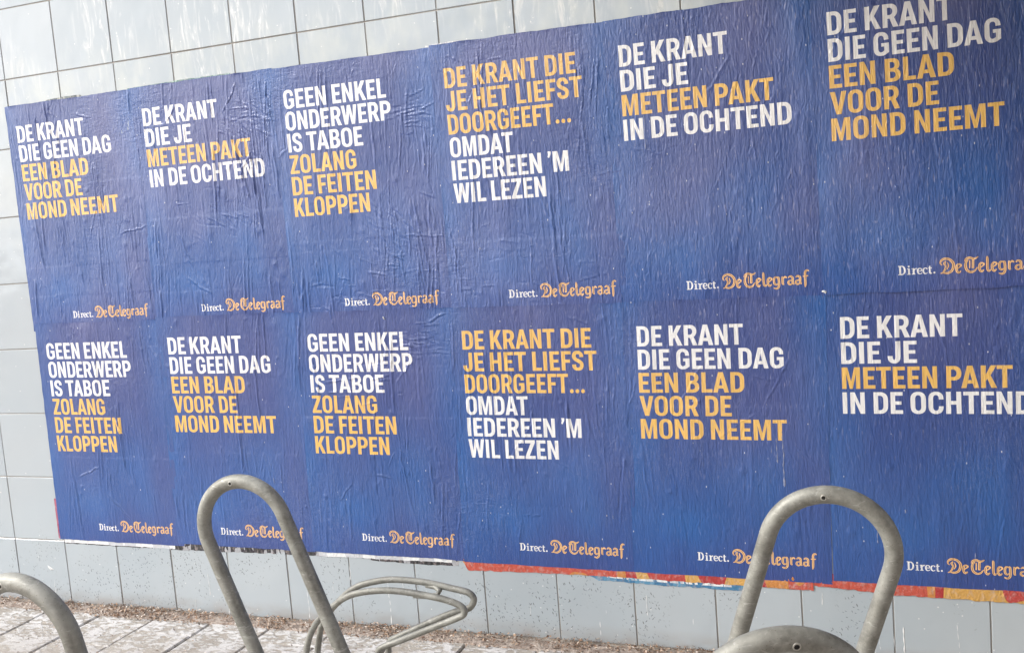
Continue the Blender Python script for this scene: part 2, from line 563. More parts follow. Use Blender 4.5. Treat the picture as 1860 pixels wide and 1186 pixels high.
def catmull(P, n=6):
    P = [np.array(p, float) for p in P]
    Q = [2 * P[0] - P[1]] + P + [2 * P[-1] - P[-2]]
    out = []
    for i in range(1, len(Q) - 2):
        for k in range(n):
            t = k / n
            a, b, c, d = Q[i - 1], Q[i], Q[i + 1], Q[i + 2]
            out.append(.5 * ((2 * b) + (c - a) * t + (2 * a - 5 * b + 4 * c - d) * t * t + (3 * b - a - 3 * c + d) * t ** 3))
    out.append(P[-1])
    return out


def stroke(P, w, w1=None, n=5, smooth=True):
    """polygon round a line; w, w1 widths at start and end (or a list of widths)"""
    L = catmull(P, n) if smooth and len(P) > 2 else [np.array(p, float) for p in P]
    m_ = len(L)
    if isinstance(w, (list, tuple)): ws = np.interp(np.linspace(0, 1, m_), np.linspace(0, 1, len(w)), w)
    else: ws = np.linspace(w, w if w1 is None else w1, m_)
    A, B = [], []
    for i in range(m_):
        d = L[min(i + 1, m_ - 1)] - L[max(i - 1, 0)]
        d /= (np.linalg.norm(d) + 1e-9)
        nn = np.array((-d[1], d[0]))
        A.append(tuple(L[i] + nn * ws[i] / 2)); B.append(tuple(L[i] - nn * ws[i] / 2))
    return A + B[::-1]


s_, t_ = .19, .165
OUT_O = arc(.31, .685, .31, .325, 180, 0) + arc(.31, .315, .31, .325, 0, -180)
IN_O = arc(.31, .685, .12, .17, 180, 0) + arc(.31, .315, .12, .17, 0, -180)
# each glyph: (width, lsb, rsb, solids, holes)
G = {
    'A': (.70, .01, .01, [[(0, 0), (.20, 0), (.245, .20), (.455, .20), (.50, 0), (.70, 0), (.455, 1), (.245, 1)]], [[(.280, .355), (.35, .73), (.42, .355)]]),
    'B': (.59, .065, .035, [[(0, 0), (.30, 0)] + arc(.30, .285, .29, .285, -90, 58, 8) + [(.46, .53)] + arc(.29, .735, .27, .265, -35, 90, 8) + [(0, 1)]],
          [[(s_, .155), (.28, .155)] + arc(.28, .295, .12, .14, -90, 90, 7, 2.1) + [(s_, .435)], [(s_, .585), (.27, .585)] + arc(.27, .715, .11, .13, -90, 90, 7, 2.1) + [(s_, .845)]]),
    'C': (.61, .045, .035, [arc(.31, .69, .30, .32, 0, 180) + arc(.31, .31, .30, .32, 180, 360) + [(.61, .345), (.425, .345)] + arc(.31, .31, .115, .165, 360, 180) + arc(.31, .69, .115, .165, 180, 0) + [(.425, .655), (.61, .655)]], []),
    'D': (.595, .065, .04, [[(0, 0), (.27, 0)] + arc(.27, .36, .325, .36, -90, 0, 7) + arc(.27, .64, .325, .36, 0, 90, 7) + [(0, 1)]],
          [[(s_, t_), (.265, t_)] + arc(.265, .36, .14, .195, -90, 0, 6) + arc(.265, .64, .14, .195, 0, 90, 6) + [(s_, 1 - t_)]]),
    'E': (.50, .065, .03, [[(0, 0), (.50, 0), (.50, t_), (s_, t_), (s_, .42), (.44, .42), (.44, .575), (s_, .575), (s_, 1 - t_), (.495, 1 - t_), (.495, 1), (0, 1)]], []),
    'F': (.48, .065, .02, [[(0, 0), (s_, 0), (s_, .405), (.43, .405), (.43, .565), (s_, .565), (s_, 1 - t_), (.48, 1 - t_), (.48, 1), (0, 1)]], []),
    'G': (.62, .045, .05, [arc(.31, .69, .30, .32, 0, 180) + arc(.31, .31, .30, .32, 180, 300, 7) + [(.62, .125), (.62, .53), (.32, .53), (.32, .385), (.43, .385), (.43, .215)] + arc(.31, .31, .115, .165, 305, 180, 6) + arc(.31, .69, .115, .165, 180, 0) + [(.425, .665), (.61, .665)]], []),
    'H': (.60, .065, .065, [[(0, 0), (s_, 0), (s_, .42), (.41, .42), (.41, 0), (.60, 0), (.60, 1), (.41, 1), (.41, .585), (s_, .585), (s_, 1), (0, 1)]], []),
    'I': (s_, .07, .07, [rect(0, 0, s_, 1)], []),
    'J': (.48, .015, .055, [[(.48, 1), (.48, .30)] + arc(.235, .30, .245, .315, 0, -180, 9)[1:] + [(-.01, .325), (.18, .325), (.18, .30)] + arc(.235, .30, .055, .155, 180, 360, 6) + [(.29, 1)]], []),
    'K': (.62, .065, .0, [[(0, 0), (s_, 0), (s_, .315), (.25, .405), (.405, 0), (.625, 0), (.375, .56), (.61, 1), (.385, 1), (s_, .60), (s_, 1), (0, 1)]], []),
    'L': (.475, .065, .02, [[(0, 0), (.475, 0), (.475, t_), (s_, t_), (s_, 1), (0, 1)]], []),
    'M': (.77, .065, .065, [[(0, 0), (.185, 0), (.185, .34), (.175, .70), (.325, 0), (.445, 0), (.595, .70), (.585, .34), (.585, 0), (.77, 0), (.77, 1), (.53, 1), (.385, .34), (.24, 1), (0, 1)]], []),
    'N': (.60, .065, .065, [[(0, 0), (.185, 0), (.185, .61), (.415, 0), (.60, 0), (.60, 1), (.415, 1), (.415, .39), (.185, 1), (0, 1)]], []),
    'O': (.62, .045, .045, [OUT_O], [IN_O]),
    'P': (.60, .065, .025, [[(0, 0), (s_, 0), (s_, .345), (.29, .345)] + arc(.29, .6725, .31, .3275, -90, 90, 12) + [(0, 1)]],
          [[(s_, .505), (.285, .505)] + arc(.285, .67, .125, .165, -90, 90, 9, 2.1) + [(s_, .835)]]),
    'R': (.615, .065, .015, [[(0, 0), (s_, 0), (s_, .37), (.275, .37), (.405, 0), (.615, 0), (.615, .01), (.455, .415)] + arc(.285, .69, .30, .31, -52, 90, 11) + [(0, 1)]],
          [[(s_, .525), (.275, .525)] + arc(.275, .68, .12, .155, -90, 90, 9, 2.1) + [(s_, .835)]]),
    'S': (.57, .03, .03, [stroke([(.475, .69), (.465, .80), (.39, .905), (.285, .925), (.165, .895), (.105, .79), (.115, .66), (.20, .56), (.35, .47), (.455, .375), (.475, .24), (.42, .115), (.29, .073), (.165, .105), (.105, .20), (.10, .31)],
                                 [.185, .185, .165, .17, .18, .185, .18, .18, .18, .18, .185, .18, .17, .16, .17, .185, .19], n=5)], []),
    'T': (.61, .015, .015, [[(.21, 0), (.40, 0), (.40, 1 - t_), (.61, 1 - t_), (.61, 1), (0, 1), (0, 1 - t_), (.21, 1 - t_)]], []),
    'V': (.67, .0, .0, [[(.235, 0), (.435, 0), (.67, 1), (.465, 1), (.335, .34), (.205, 1), (0, 1)]], []),
    'W': (.91, .01, .01, [[(.155, 0), (.34, 0), (.455, .60), (.57, 0), (.755, 0), (.91, 1), (.72, 1), (.65, .38), (.545, 1), (.365, 1), (.26, .38), (.19, 1), (0, 1)]], []),
    'Z': (.56, .03, .03, [[(0, 0), (.56, 0), (.56, t_), (.235, t_), (.555, .87), (.555, 1), (.01, 1), (.01, 1 - t_), (.32, 1 - t_), (0, .12)]], []),
    '.': (.205, .055, .045, [arc(.1025, .10, .1025, .105, 0, 350, 15, 2.0)], []),
    "'": (.155, .04, .03, [[(.01, 1.02), (.165, 1.02), (.165, .90), (.06, .70), (-.01, .74), (.03, .87)]], []),
}
KERN = {'TA': -.05, 'AT': -.05, 'KT': -.02, 'PA': -.05, 'LT': -.07, 'AV': -.05, 'LA': 0, 'DA': -.01, 'KR': .02}


def line_polys(txt, x0, ytop, cap, width=None):
    """polygons (poster mm, v down) for one headline line"""
    items, x, prev = [], 0.0, None
    for ch in txt:
        if ch == ' ':
            x += .235; prev = None; continue
        w, l, r, sol, hol = G[ch]
        if prev: x += KERN.get(prev + ch, 0)
        if not items: x -= l
        x += l
        items.append((x, sol, hol)); end = x + w
        x += w + r; prev = ch
    k = cap if width is None else width / end
    out = []
    for gx, sol, hol in items:
        out.append(([[(x0 + (gx + px) * k, ytop + cap - py * cap) for px, py in s] for s in sol],
                    [[(x0 + (gx + px) * k, ytop + cap - py * cap) for px, py in h] for h in hol]))
    return out


TEXTS = {
    'A': [('DE KRANT', 'w', 374), ('DIE GEEN DAG', 'w', 508), ('EEN BLAD', 'g', 373), ('VOOR DE', 'g', 327), ('MOND NEEMT', 'g', 512)],
    'B': [('DE KRANT', 'w', 374), ('DIE JE', 'w', 236), ('METEEN PAKT', 'g', 517), ('IN DE OCHTEND', 'w', 570)],
    'C': [('GEEN ENKEL', 'w', 452), ('ONDERWERP', 'w', 466), ('IS TABOE', 'w', 336), ('ZOLANG', 'g', 298), ('DE FEITEN', 'g', 377), ('KLOPPEN', 'g', 340)],
    'D': [('DE KRANT DIE', 'g', 510), ('JE HET LIEFST', 'g', 528), ('DOORGEEFT...', 'g', 478), ('OMDAT', 'w', 252), ("IEDEREEN 'M", 'w', 457), ('WIL LEZEN', 'w', 364)],
}


def logo_polys():
    """serif word and blackletter masthead; x from 0, y up from baseline, mm"""
    W_, O_, I_, R_ = [], [], [], []
    def w(*a, **k): W_.append(([stroke(*a, **k)], []))
    def poly(p, holes=()): W_.append(([p], list(holes)))
    # D
    poly([(0, 0), (12, 0)] + [(12 + 11 * math.cos(a), 15 + 15 * math.sin(a)) for a in np.linspace(-1.57, 1.57, 11)] + [(0, 30), (0, 27.5), (3, 27), (3, 3), (0, 2.5)],
         [[(9, 3), (11.5, 3)] + [(11.5 + 5.8 * math.cos(a), 15 + 12 * math.sin(a)) for a in np.linspace(-1.57, 1.57, 9)] + [(9, 27)]])
    # i
    poly([(27, 0), (38, 0), (38, 2), (35.5, 2.6), (35.5, 20), (27, 20), (27, 17.8), (30, 17.2), (30, 2.6), (27, 2)])
    poly([(32.6 + 3.2 * math.cos(a), 26.5 + 3.2 * math.sin(a)) for a in np.linspace(0, 5.7, 9)])
    # r
    poly([(41, 0), (52, 0), (52, 2), (49.5, 2.6), (49.5, 13), (52, 16), (56, 16.4), (56, 20.5), (52.5, 20.3), (49.5, 17.5), (49, 20), (41, 20), (41, 17.8), (44, 17.2), (44, 2.6), (41, 2)])
    # e
    w([(71, 10.4), (60, 10.4)], 2.6, smooth=False)
    w([(71.2, 10), (70.2, 16.5), (65.5, 19.2), (60.5, 16.5), (59.3, 9.5), (61.5, 3), (66.5, 1.0), (72, 3.8)], [3.2, 3.6, 2.4, 4.2, 5.2, 4.0, 2.6, 2.2])
    # c
    w([(87, 14.5), (86.3, 18), (82, 19.0), (77, 16), (75.8, 9.5), (78, 3), (83, 1.0), (88, 3.8)], [4.0, 3.0, 2.4, 4.2, 5.2, 4.0, 2.6, 2.2])
    # t
    w([(95.3, 25), (95.3, 6), (97, 1.8), (102, 1.8)], [4.2, 5.4, 5.2, 2.4])
    poly(rect(91, 16.8, 101.5, 19.8))
    # .
    poly([(108.5 + 3.2 * math.cos(a), 3 + 3.2 * math.sin(a)) for a in np.linspace(0, 5.7, 9)])

    def bl(P, wd, inner=True, smooth=True, n=4):
        P = [(x + 126, y) for x, y in P]
        O_.append(([stroke(P, wd, n=n, smooth=smooth)], []))
        ww = [v + 2.0 for v in wd] if isinstance(wd, (list, tuple)) else wd + 2.0
        R_.append(([stroke(P, ww, n=n, smooth=smooth)], []))
        if inner:
            k = [max(v * .24, .5) for v in wd] if isinstance(wd, (list, tuple)) else wd * .24
            # inner line stops short of the ends
            q = [np.array(p, float) for p in (catmull(P, n) if smooth and len(P) > 2 else P)]
            if len(q) > 4: q = q[1:-1]
            else:
                a, b = q[0], q[-1]; q = [a + (b - a) * .12, a + (b - a) * .88]
            I_.append(([stroke(q, k, smooth=False)], []))

    def e(dx):
        bl([(dx + 14, 4), (dx + 7.5, -1), (dx + 2, 5), (dx + 2, 20), (dx + 8, 27.5)], [3.5, 6.5, 7.2, 7.2, 4.5])
        bl([(dx + 8, 27), (dx + 15, 21.5), (dx + 4, 11)], [4.5, 5.5, 2.2], False)

    def a(dx):
        bl([(dx + 2, 23), (dx + 8, 27.5), (dx + 16, 23), (dx + 16, 5), (dx + 21, 1)], [3.5, 6, 7.2, 7.2, 3.5])
        bl([(dx + 15, 14.5), (dx + 4, 12), (dx + 2, 5), (dx + 8, -.5), (dx + 15, 4)], [3, 5.5, 7, 5, 3])
    # D
    bl([(6, 25), (1, 32), (5, 41), (16, 45.5), (29, 42), (38.5, 31), (39.5, 19), (34, 6), (22, -1), (9, 1), (1, -1.5)], [2.5, 4.5, 6.5, 7, 7.5, 8.5, 8.5, 7.5, 6.5, 5, 2.5])
    bl([(17, 37), (12.5, 30), (17, 22), (14, 10), (8, 4)], [4, 6.5, 5, 6, 3])
    bl([(22, 34), (25, 22), (20, 11)], [2.5, 4, 2], False)
    e(47)
    # T
    bl([(73, 33), (77, 41), (87, 44.5), (97, 41), (105, 42), (112, 46.5)], [4, 6.5, 7, 6.5, 5, 3])
    bl([(83, 38), (76, 29), (75, 17), (79, 5), (90, -1.5), (101, 2.5), (109, 13)], [3.5, 6.5, 8, 7.5, 6.5, 5.5, 3])
    bl([(97, 39), (96, 11)], 7, smooth=False)
    bl([(87.5, 36), (86.5, 11)], 3.2, False, smooth=False)
    e(113.5)
    bl([(136, 46), (138, 40), (138, 6), (143, 0), (147.5, 4)], [2.5, 7, 7.2, 6.5, 3])
    e(150)
    # g
    bl([(186, 26), (176.5, 26.5), (172.5, 20), (172.5, 8), (178, 1.5), (186, 6)], [4, 5.5, 7.2, 7.2, 5.5, 3])
    bl([(184, 28.5), (187.5, 23), (187.5, -3), (180, -11.5), (170, -9)], [3, 7.2, 7.2, 6, 3.5])
    # r
    bl([(198, 28), (200.5, 23), (200.5, 5), (204.5, 1)], [3, 7.2, 7.2, 3.5])
    bl([(202, 20), (208, 27), (214.5, 23)], [3, 6, 4.5], False)
    a(217)
    a(241.5)
    # f
    bl([(287, 42.5), (281, 45.5), (275, 39), (274.5, 20), (274, -2), (272.5, -11)], [4, 5.5, 7.2, 7.2, 7, 2.5])
    bl([(267, 25.5), (284, 26.5)], 3.6, False, smooth=False)
    return W_, R_, O_, I_


PW, PH = 700.0, 1005.0
STEP = 5.0


def resample(P, L=6.0):
    out = []
    n = len(P)
    for i in range(n):
        a, b = np.array(P[i], float), np.array(P[(i + 1) % n], float)
        d = np.linalg.norm(b - a)
        if d < .25: continue
        k = max(1, int(math.ceil(d / L)))
        out += [tuple(a + (b - a) * j / k) for j in range(k)]
    return out


def build_design(key):
    nu, nv = int(PW / STEP) + 1, int(PH / STEP) + 1
    us, vs_ = np.linspace(0, PW, nu), np.linspace(0, PH, nv)
    jit = np.random.default_rng(3).uniform(-1, 1, (nv, nu, 2))
    jit[0] = 0; jit[-1] = 0; jit[:, 0] = 0; jit[:, -1] = 0
    pts = [(us[i] + jit[j, i, 0] + (STEP / 2 if (j % 2 and 0 < i < nu - 2) else 0), vs_[j] + jit[j, i, 1]) for j in range(nv) for i in range(nu)]
    verts = [Vector(p) for p in pts]
    faces, info = [], []
    line = [0]

    def add(poly, mt, solid, prio):
        q = resample(poly)
        ar = sum(q[i][0] * q[(i + 1) % len(q)][1] - q[(i + 1) % len(q)][0] * q[i][1] for i in range(len(q)))
        if ar < 0: q = q[::-1]
        k = len(verts)
        verts.extend(Vector(p) for p in q)
        faces.append(list(range(k, k + len(q))))
        info.append((mt + 10 * line[0], solid, prio))

    for i, (txt, c, wd) in enumerate(TEXTS[key]):
        line[0] = i
        for sol, hol in line_polys(txt, 50, 90 + 84.9 * i, 73.0, wd):
            for s in sol: add(s, 1 if c == 'w' else 2, True, 1)
            for h in hol: add(h, -10 * i, False, 2)
    line[0] = 9
    Wl, Rl, Ol, Il = logo_polys()
    lx, ly = 50 + 187, 90 + 861.5
    sl_ = -.002
    def L(p): return [(lx + x, ly - y + sl_ * x) for x, y in p]
    for sol, hol in Wl:
        for s in sol: add(L(s), 1, True, 1)
        for h in hol: add(L(h), -90, False, 2)
    for lst, mt, pr in ((Rl, 5, 3), (Ol, 3, 4), (Il, 4, 5)):
        for sol, hol in lst:
            for s in sol: add(L(s), mt, True, pr)
    ov, oe, of, _, _, off = delaunay_2d_cdt(verts, [], faces, 0, 1e-4, True)
    P = np.array([(v.x, v.y) for v in ov])
    T = np.array([f for f in of if len(f) == 3])
    mt = np.zeros(len(of), int)
    for k, o in enumerate(off):
        best = (-1, 0)
        for fi in o:
            if fi < len(info):
                a, solid, pr = info[fi]
                if pr > best[0]: best = (pr, a)
        mt[k] = best[1]
    mt = np.array([mt[k] for k, f in enumerate(of) if len(f) == 3])
    # drop zero-area slivers
    A = P[T]
    ar = (A[:, 1, 0] - A[:, 0, 0]) * (A[:, 2, 1] - A[:, 0, 1]) - (A[:, 2, 0] - A[:, 0, 0]) * (A[:, 1, 1] - A[:, 0, 1])
    flip = ar > 0            # v runs down the sheet, so this order faces the street
    T[flip] = T[flip][:, ::-1]
    keep = np.abs(ar) > 1e-5
    return P, T[keep], mt[keep]


DES = {k: build_design(k) for k in 'ABCD'}

# ------------------------------------------------------------------ wrinkle relief (mm), one field per sheet
RES = 2.5
HALF_PI = math.pi / 2
NU, NV = int(PW / RES) + 1, int(PH / RES) + 1


def relief(seed, kind):
    """kind: dict(long, short, diag, horiz, amp)"""
    r = np.random.default_rng(seed)
    H = np.zeros((NV, NU))
    uu, vv = np.meshgrid(np.arange(NU) * RES, np.arange(NV) * RES)

    def crease(u0, v0, ang, length, w, amp, wob=1.0):
        n = max(6, int(length / 10))
        t = np.linspace(0, 1, n)
        drift = np.cumsum(r.normal(0, .9 * wob, n)); drift -= np.linspace(drift[0], drift[-1], n) * .5
        kx = math.cos(ang); ky = math.sin(ang)
        cu = u0 + kx * t * length - ky * drift
        cv = v0 + ky * t * length + kx * drift
        m0, m1 = cu.min() - 4 * w, cu.max() + 4 * w
        n0, n1 = cv.min() - 4 * w, cv.max() + 4 * w
        i0, i1 = max(0, int(m0 / RES)), min(NU, int(m1 / RES) + 2)
        j0, j1 = max(0, int(n0 / RES)), min(NV, int(n1 / RES) + 2)
        if i1 <= i0 or j1 <= j0: return
        U, V_ = uu[j0:j1, i0:i1], vv[j0:j1, i0:i1]
        s = ((U - u0) * kx + (V_ - v0) * ky) / length
        dd = -(U - u0) * ky + (V_ - v0) * kx
        off = np.interp(s, t, drift)
        x = (dd - off) / w
        env = np.clip(np.minimum(s, 1 - s) * 5, 0, 1) * ((s > 0) & (s < 1))
        env = env * env * (3 - 2 * env)
        pr = np.exp(-np.abs(x) ** 1.7) - .35 * np.exp(-((x - 1.7) / 1.2) ** 2)
        H[j0:j1, i0:i1] += amp * env * pr

    calm = []                       # flat areas where the sheet stuck well
    for _ in range(kind.get('calm', 5)):
        calm.append((r.uniform(0, PW), r.uniform(0, PH), r.uniform(60, 150), r.uniform(90, 260)))
    for _ in range(int(kind['long'] * .62)):
        L = r.uniform(110, 420)
        u_, v_, w_ = r.uniform(0, PW), r.uniform(-60, PH - 60), r.choice([1.9, 2.2, 2.6, 3.0, 4.2])
        a_ = math.pi / 2 + r.normal(0, .07)
        for q_ in range(r.choice([1, 1, 2, 3])):        # creases often run in parallel pairs
            crease(u_ + q_ * r.uniform(9, 20), v_ + q_ * r.uniform(-40, 40), a_ + r.normal(0, .02), L * r.uniform(.7, 1.25), w_, kind['amp'] * (w_ / 3.0) ** .5 * r.uniform(.4, 1.5) * r.choice([1, 1, 1, -.6]) / (1 + .3 * q_))
    for _ in range(kind['short']):
        L = r.uniform(18, 90)
        crease(r.uniform(0, PW), r.uniform(0, PH), math.pi / 2 + r.normal(0, .22), L, r.uniform(1.5, 2.6), kind['amp'] * r.uniform(.2, .65) * r.choice([1, -.7]))
    for cx, cy, rad, nn, a0, sp in kind.get('patch', []):
        for _ in range(nn):
            a = r.normal(a0, sp)
            crease(cx + r.normal(0, rad), cy + r.normal(0, rad * .6), a, r.uniform(25, 110), r.uniform(1.8, 3.2), kind['amp'] * r.uniform(.3, .9) * r.choice([1, -.7]))
    for cu, cv, su, sv in calm:
        H *= 1 - .6 * np.exp(-((uu - cu) / su) ** 2 - ((vv - cv) / sv) ** 2)
    # a few bold folds at odd angles, each a chain of kinks
    for _ in range(kind.get('fold', 4)):
        a = r.choice([HALF_PI + r.normal(0, .5), r.normal(0, .6)])
        crease(r.uniform(40, PW - 60), r.uniform(40, PH - 100), a, r.uniform(60, 260), r.uniform(2.0, 4.0), kind['amp'] * r.uniform(.5, 1.1), 2.2)
    # small trapped bubbles
    for _ in range(kind.get('bub', 40)):
        cu, cv, su = r.uniform(0, PW), r.uniform(0, PH), r.uniform(4, 13)
        i0, i1, j0, j1 = int(max(0, (cu - 40) / RES)), int((cu + 40) / RES), int(max(0, (cv - 60) / RES)), int((cv + 60) / RES)
        H[j0:j1, i0:i1] += r.uniform(.3, 1.0) * np.exp(-((uu[j0:j1, i0:i1] - cu) / su) ** 2 - ((vv[j0:j1, i0:i1] - cv) / (su * r.uniform(.8, 2.2))) ** 2)
    # large soft swells
    for _ in range(26):
        cu, cv, su, sv = r.uniform(0, PW), r.uniform(0, PH), r.uniform(14, 55), r.uniform(50, 190)
        H += r.uniform(-.6, 1.0) * np.exp(-((uu - cu) / su) ** 2 - ((vv - cv) / sv) ** 2)
    # edges of older sheets showing through as tiny steps
    for _ in range(2):
        c = r.uniform(80, PW - 80); H += .35 * (1 / (1 + np.exp(-(uu - c) / 1.5)) - .5) * ((vv > r.uniform(0, 400)) & (vv < r.uniform(500, PH)))
    c = r.uniform(200, 800); H += .35 * (1 / (1 + np.exp(-(vv - c) / 1.5)) - .5)
    H = H - H.min() * .0
    # hold the margins down so that overlaps do not cross
    def hold(d, w0): return np.clip(d / w0, 0, 1) ** .8
    k = .25 + .75 * np.minimum(hold(PW - uu, 30), hold(PH - vv, 55))
    k = k * (.35 + .65 * np.minimum(hold(uu, 18), hold(vv, 18)))
    H = np.maximum(H * k * 2.0, -.9)
    lu = np.interp(np.arange(NV) * RES, np.linspace(0, PH, 24), np.maximum(0, r.normal(0, 1.1, 24)))[:, None] * np.exp(-uu / 7.0)
    lv = np.interp(np.arange(NU) * RES, np.linspace(0, PW, 18), np.maximum(0, r.normal(0, 1.1, 18)))[None, :] * np.exp(-vv / 7.0)
    H = H + lu + lv
    return H


def sample(H, P):
    x = np.clip(P[:, 0] / RES, 0, NU - 1.001); y = np.clip(P[:, 1] / RES, 0, NV - 1.001)
    i, j = x.astype(int), y.astype(int)
    fx, fy = x - i, y - j
    return (H[j, i] * (1 - fx) + H[j, i + 1] * fx) * (1 - fy) + (H[j + 1, i] * (1 - fx) + H[j + 1, i + 1] * fx) * fy


INK = [M_BLUE, M_WHITE, M_GOLD, M_LOGO, M_LOGOIN, M_LOGORIM]


def submesh(name, Pw, Nw, UV, T, mt, mats, remap):
    used, inv = np.unique(T, return_inverse=True)
    F = inv.reshape(T.shape)
    me = bpy.data.meshes.new(name)
    me.vertices.add(len(used)); me.vertices.foreach_set('co', Pw[used].ravel().astype(np.float32))
    me.loops.add(F.size); me.loops.foreach_set('vertex_index', F.ravel().astype(np.int32))
    me.polygons.add(len(F))
    me.polygons.foreach_set('loop_start', np.arange(0, F.size, 3, dtype=np.int32))
    for m_ in mats: me.materials.append(m_)
    me.update(calc_edges=True)
    me.polygons.foreach_set('material_index', np.array([remap[v] for v in mt], dtype=np.int32))
    me.polygons.foreach_set('use_smooth', np.ones(len(F), dtype=bool))
    uvl = me.uv_layers.new(name='UVMap')
    uvl.data.foreach_set('uv', UV[used][F.ravel()].ravel().astype(np.float32))
    me.normals_split_custom_set_from_vertices([tuple(n) for n in Nw[used].tolist()])
    me.update()
    return me


def ragged(Pm, seed, amt):
    r = np.random.default_rng(seed)
    def e(n): return np.convolve(r.normal(0, 1, n + 8), np.ones(5) / 5, 'same')[4:4 + n]
    bot = np.interp(Pm[:, 0], np.linspace(0, PW, 60), e(60)) * amt
    top = np.interp(Pm[:, 0], np.linspace(0, PW, 60), e(60)) * amt
    lef = np.interp(Pm[:, 1], np.linspace(0, PH, 80), e(80)) * amt * .6
    Q = Pm.copy()
    kb = np.clip((Pm[:, 1] - (PH - 40)) / 40, 0, 1); kt = np.clip((40 - Pm[:, 1]) / 40, 0, 1); kl = np.clip((30 - Pm[:, 0]) / 30, 0, 1)
    Q[:, 1] += bot * kb + top * kt
    Q[:, 0] += lef * kl
    return Q


def poster(key, x, y, sx, sy, vsc, seed, kind, label, lift, flatness=0.0, bulge=None):
    """x, y: wall mm of the first letter; sx: drop per mm across; sy: shift per mm down"""
    P, T, mt = DES[key]
    H = relief(seed, kind)
    h = sample(H, P)
    gu, gv = np.gradient(H, RES, axis=1), np.gradient(H, RES, axis=0)
    hu, hv = sample(gu, P), sample(gv, P)
    tl, tr, bl_, br = lift                       # corner offsets from the wall, mm
    fu, fv = P[:, 0] / PW, P[:, 1] / PH
    base = (tl * (1 - fu) + tr * fu) * (1 - fv) + (bl_ * (1 - fu) + br * fu) * fv
    Q = ragged(P, seed + 50, 2.0)
    du, dv = Q[:, 0] - 50, (Q[:, 1] - 90) * vsc
    if vsc < 1: dv = dv + 6.0 * np.clip((P[:, 1] - 960) / 45, 0, 1)
    X = x + du + dv * sy
    Y = y + dv + du * sx
    out = np.stack([X / 1000, -(base + h) / 1000, 2.7 - Y / 1000], 1)
    N = np.stack([-hu, -np.ones(len(P)), hv], 1)
    N /= np.linalg.norm(N, axis=1, keepdims=True)
    UV = np.stack([P[:, 0] / PW, P[:, 1] / PH], 1)
    sel = mt == 0
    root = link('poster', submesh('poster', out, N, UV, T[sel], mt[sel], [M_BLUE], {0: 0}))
    tag(root, label, 'poster', 'blue newspaper posters pasted on the tiled wall')
    for ln in range(10):
        s = (mt // 10 == ln) & (mt % 10 > 0) & (mt > 0)
        if not s.any(): continue
        ids = sorted(set((mt[s] % 10).tolist()))
        if ln < 9:
            c = link('headline', submesh('headline', out, N, UV, T[s], mt[s] % 10, [INK[i] for i in ids], {v: i for i, v in enumerate(ids)}), root)
            c['label'] = 'white headline line' if ids == [1] else 'gold headline line'
            continue
        for nm, sub, lab in (('slogan', [1], 'white serif word'), ('masthead', [3, 4, 5], 'orange blackletter masthead')):
            q = s & np.isin(mt % 10, sub)
            c = link(nm, submesh(nm, out, N, UV, T[q], mt[q] % 10, [INK[i] for i in sub], {v: i for i, v in enumerate(sub)}), root)
            c['label'] = lab
    return root


LONG = dict(long=70, short=230, amp=1.25)
FINE = dict(long=34, short=420, amp=.85)
HALF = math.pi / 2
K = lambda **k: k
# lift: tl, tr, bl, br (left and top edges lie over the neighbours)
Lr1 = (3.0, 2.0, 2.4, 1.7)
Lr2 = (4.6, 3.4, 2.6, 2.0)
poster('A', 31, 506, .004, .004, 1.0, 1, K(long=130, short=360, amp=1.5, patch=[(250, 60, 60, 30, HALF, .5)]),
       'upper-left poster at the left end of the wall, its last white line ending in DAG', Lr1)
poster('B', 722, 506, .004, .003, 1.0, 2, K(long=130, short=330, amp=1.55, patch=[(520, 170, 70, 60, .6, .35), (330, 560, 90, 30, .5, .4), (560, 330, 40, 26, HALF, .5)]),
       'second poster from left in the upper row, reading METEEN PAKT, badly wrinkled at its top', Lr1)
poster('C', 1412, 512, .011, .001, 1.0, 3, K(long=135, short=380, amp=1.45, patch=[(420, 620, 110, 60, .75, .3), (360, 900, 150, 50, .08, .15), (560, 230, 60, 40, .1, .3)]),
       'upper-row poster reading GEEN ENKEL, between the METEEN PAKT and all-gold-topped posters', Lr1)
poster('D', 2108, 513, .009, .004, 1.0, 4, K(long=130, short=520, amp=1.2, patch=[(200, 90, 70, 40, 1.0, .6), (300, 800, 160, 40, .08, .15)]),
       'upper-row poster with three gold lines over OMDAT, its top-left corner torn to white', Lr1)
poster('B', 2775, 518, .0, .002, 1.0, 5, K(long=40, short=1100, amp=.8), 'upper-row METEEN PAKT poster on the right, a small pale scrap at its lower right corner', Lr1)
poster('A', 3469, 504, .003, .0, 1.0, 6, K(long=20, short=700, amp=.62), 'large upper-right poster cut by the right and top edges of the picture', (3.0, 2.2, 5.6, 5.0))
poster('C', 42, 1477, .010, -.011, 1.0, 7, K(long=70, short=150, amp=1.3, patch=[(200, 40, 60, 20, HALF, .3)]),
       'lower-left corner poster reading GEEN ENKEL, with a red sliver at its left edge', Lr2)
poster('A', 718, 1473, .011, -.022, 1.0, 8, K(long=80, short=170, amp=1.25), 'lower-row poster reading EEN BLAD, partly behind the left steel hoop', Lr2)
poster('C', 1412, 1482, .013, -.027, .990, 9, K(long=95, short=280, amp=1.3, patch=[(520, 140, 50, 60, .05, .2), (480, 190, 40, 26, HALF, .4), (200, 260, 120, 26, -.1, .1)]),
       'lower-row poster reading GEEN ENKEL, above the bent wheel holder', Lr2)
poster('D', 2094, 1493, .014, -.023, .991, 10, K(long=85, short=260, amp=1.15), 'lower-row poster with three gold lines over OMDAT, an orange-red strip showing beneath', Lr2)
poster('A', 2775, 1501, .012, -.021, .991, 11, K(long=30, short=200, amp=.75, fold=6), 'lower-row poster reading EEN BLAD, with a long pale drip and a steel hoop before it', Lr2)
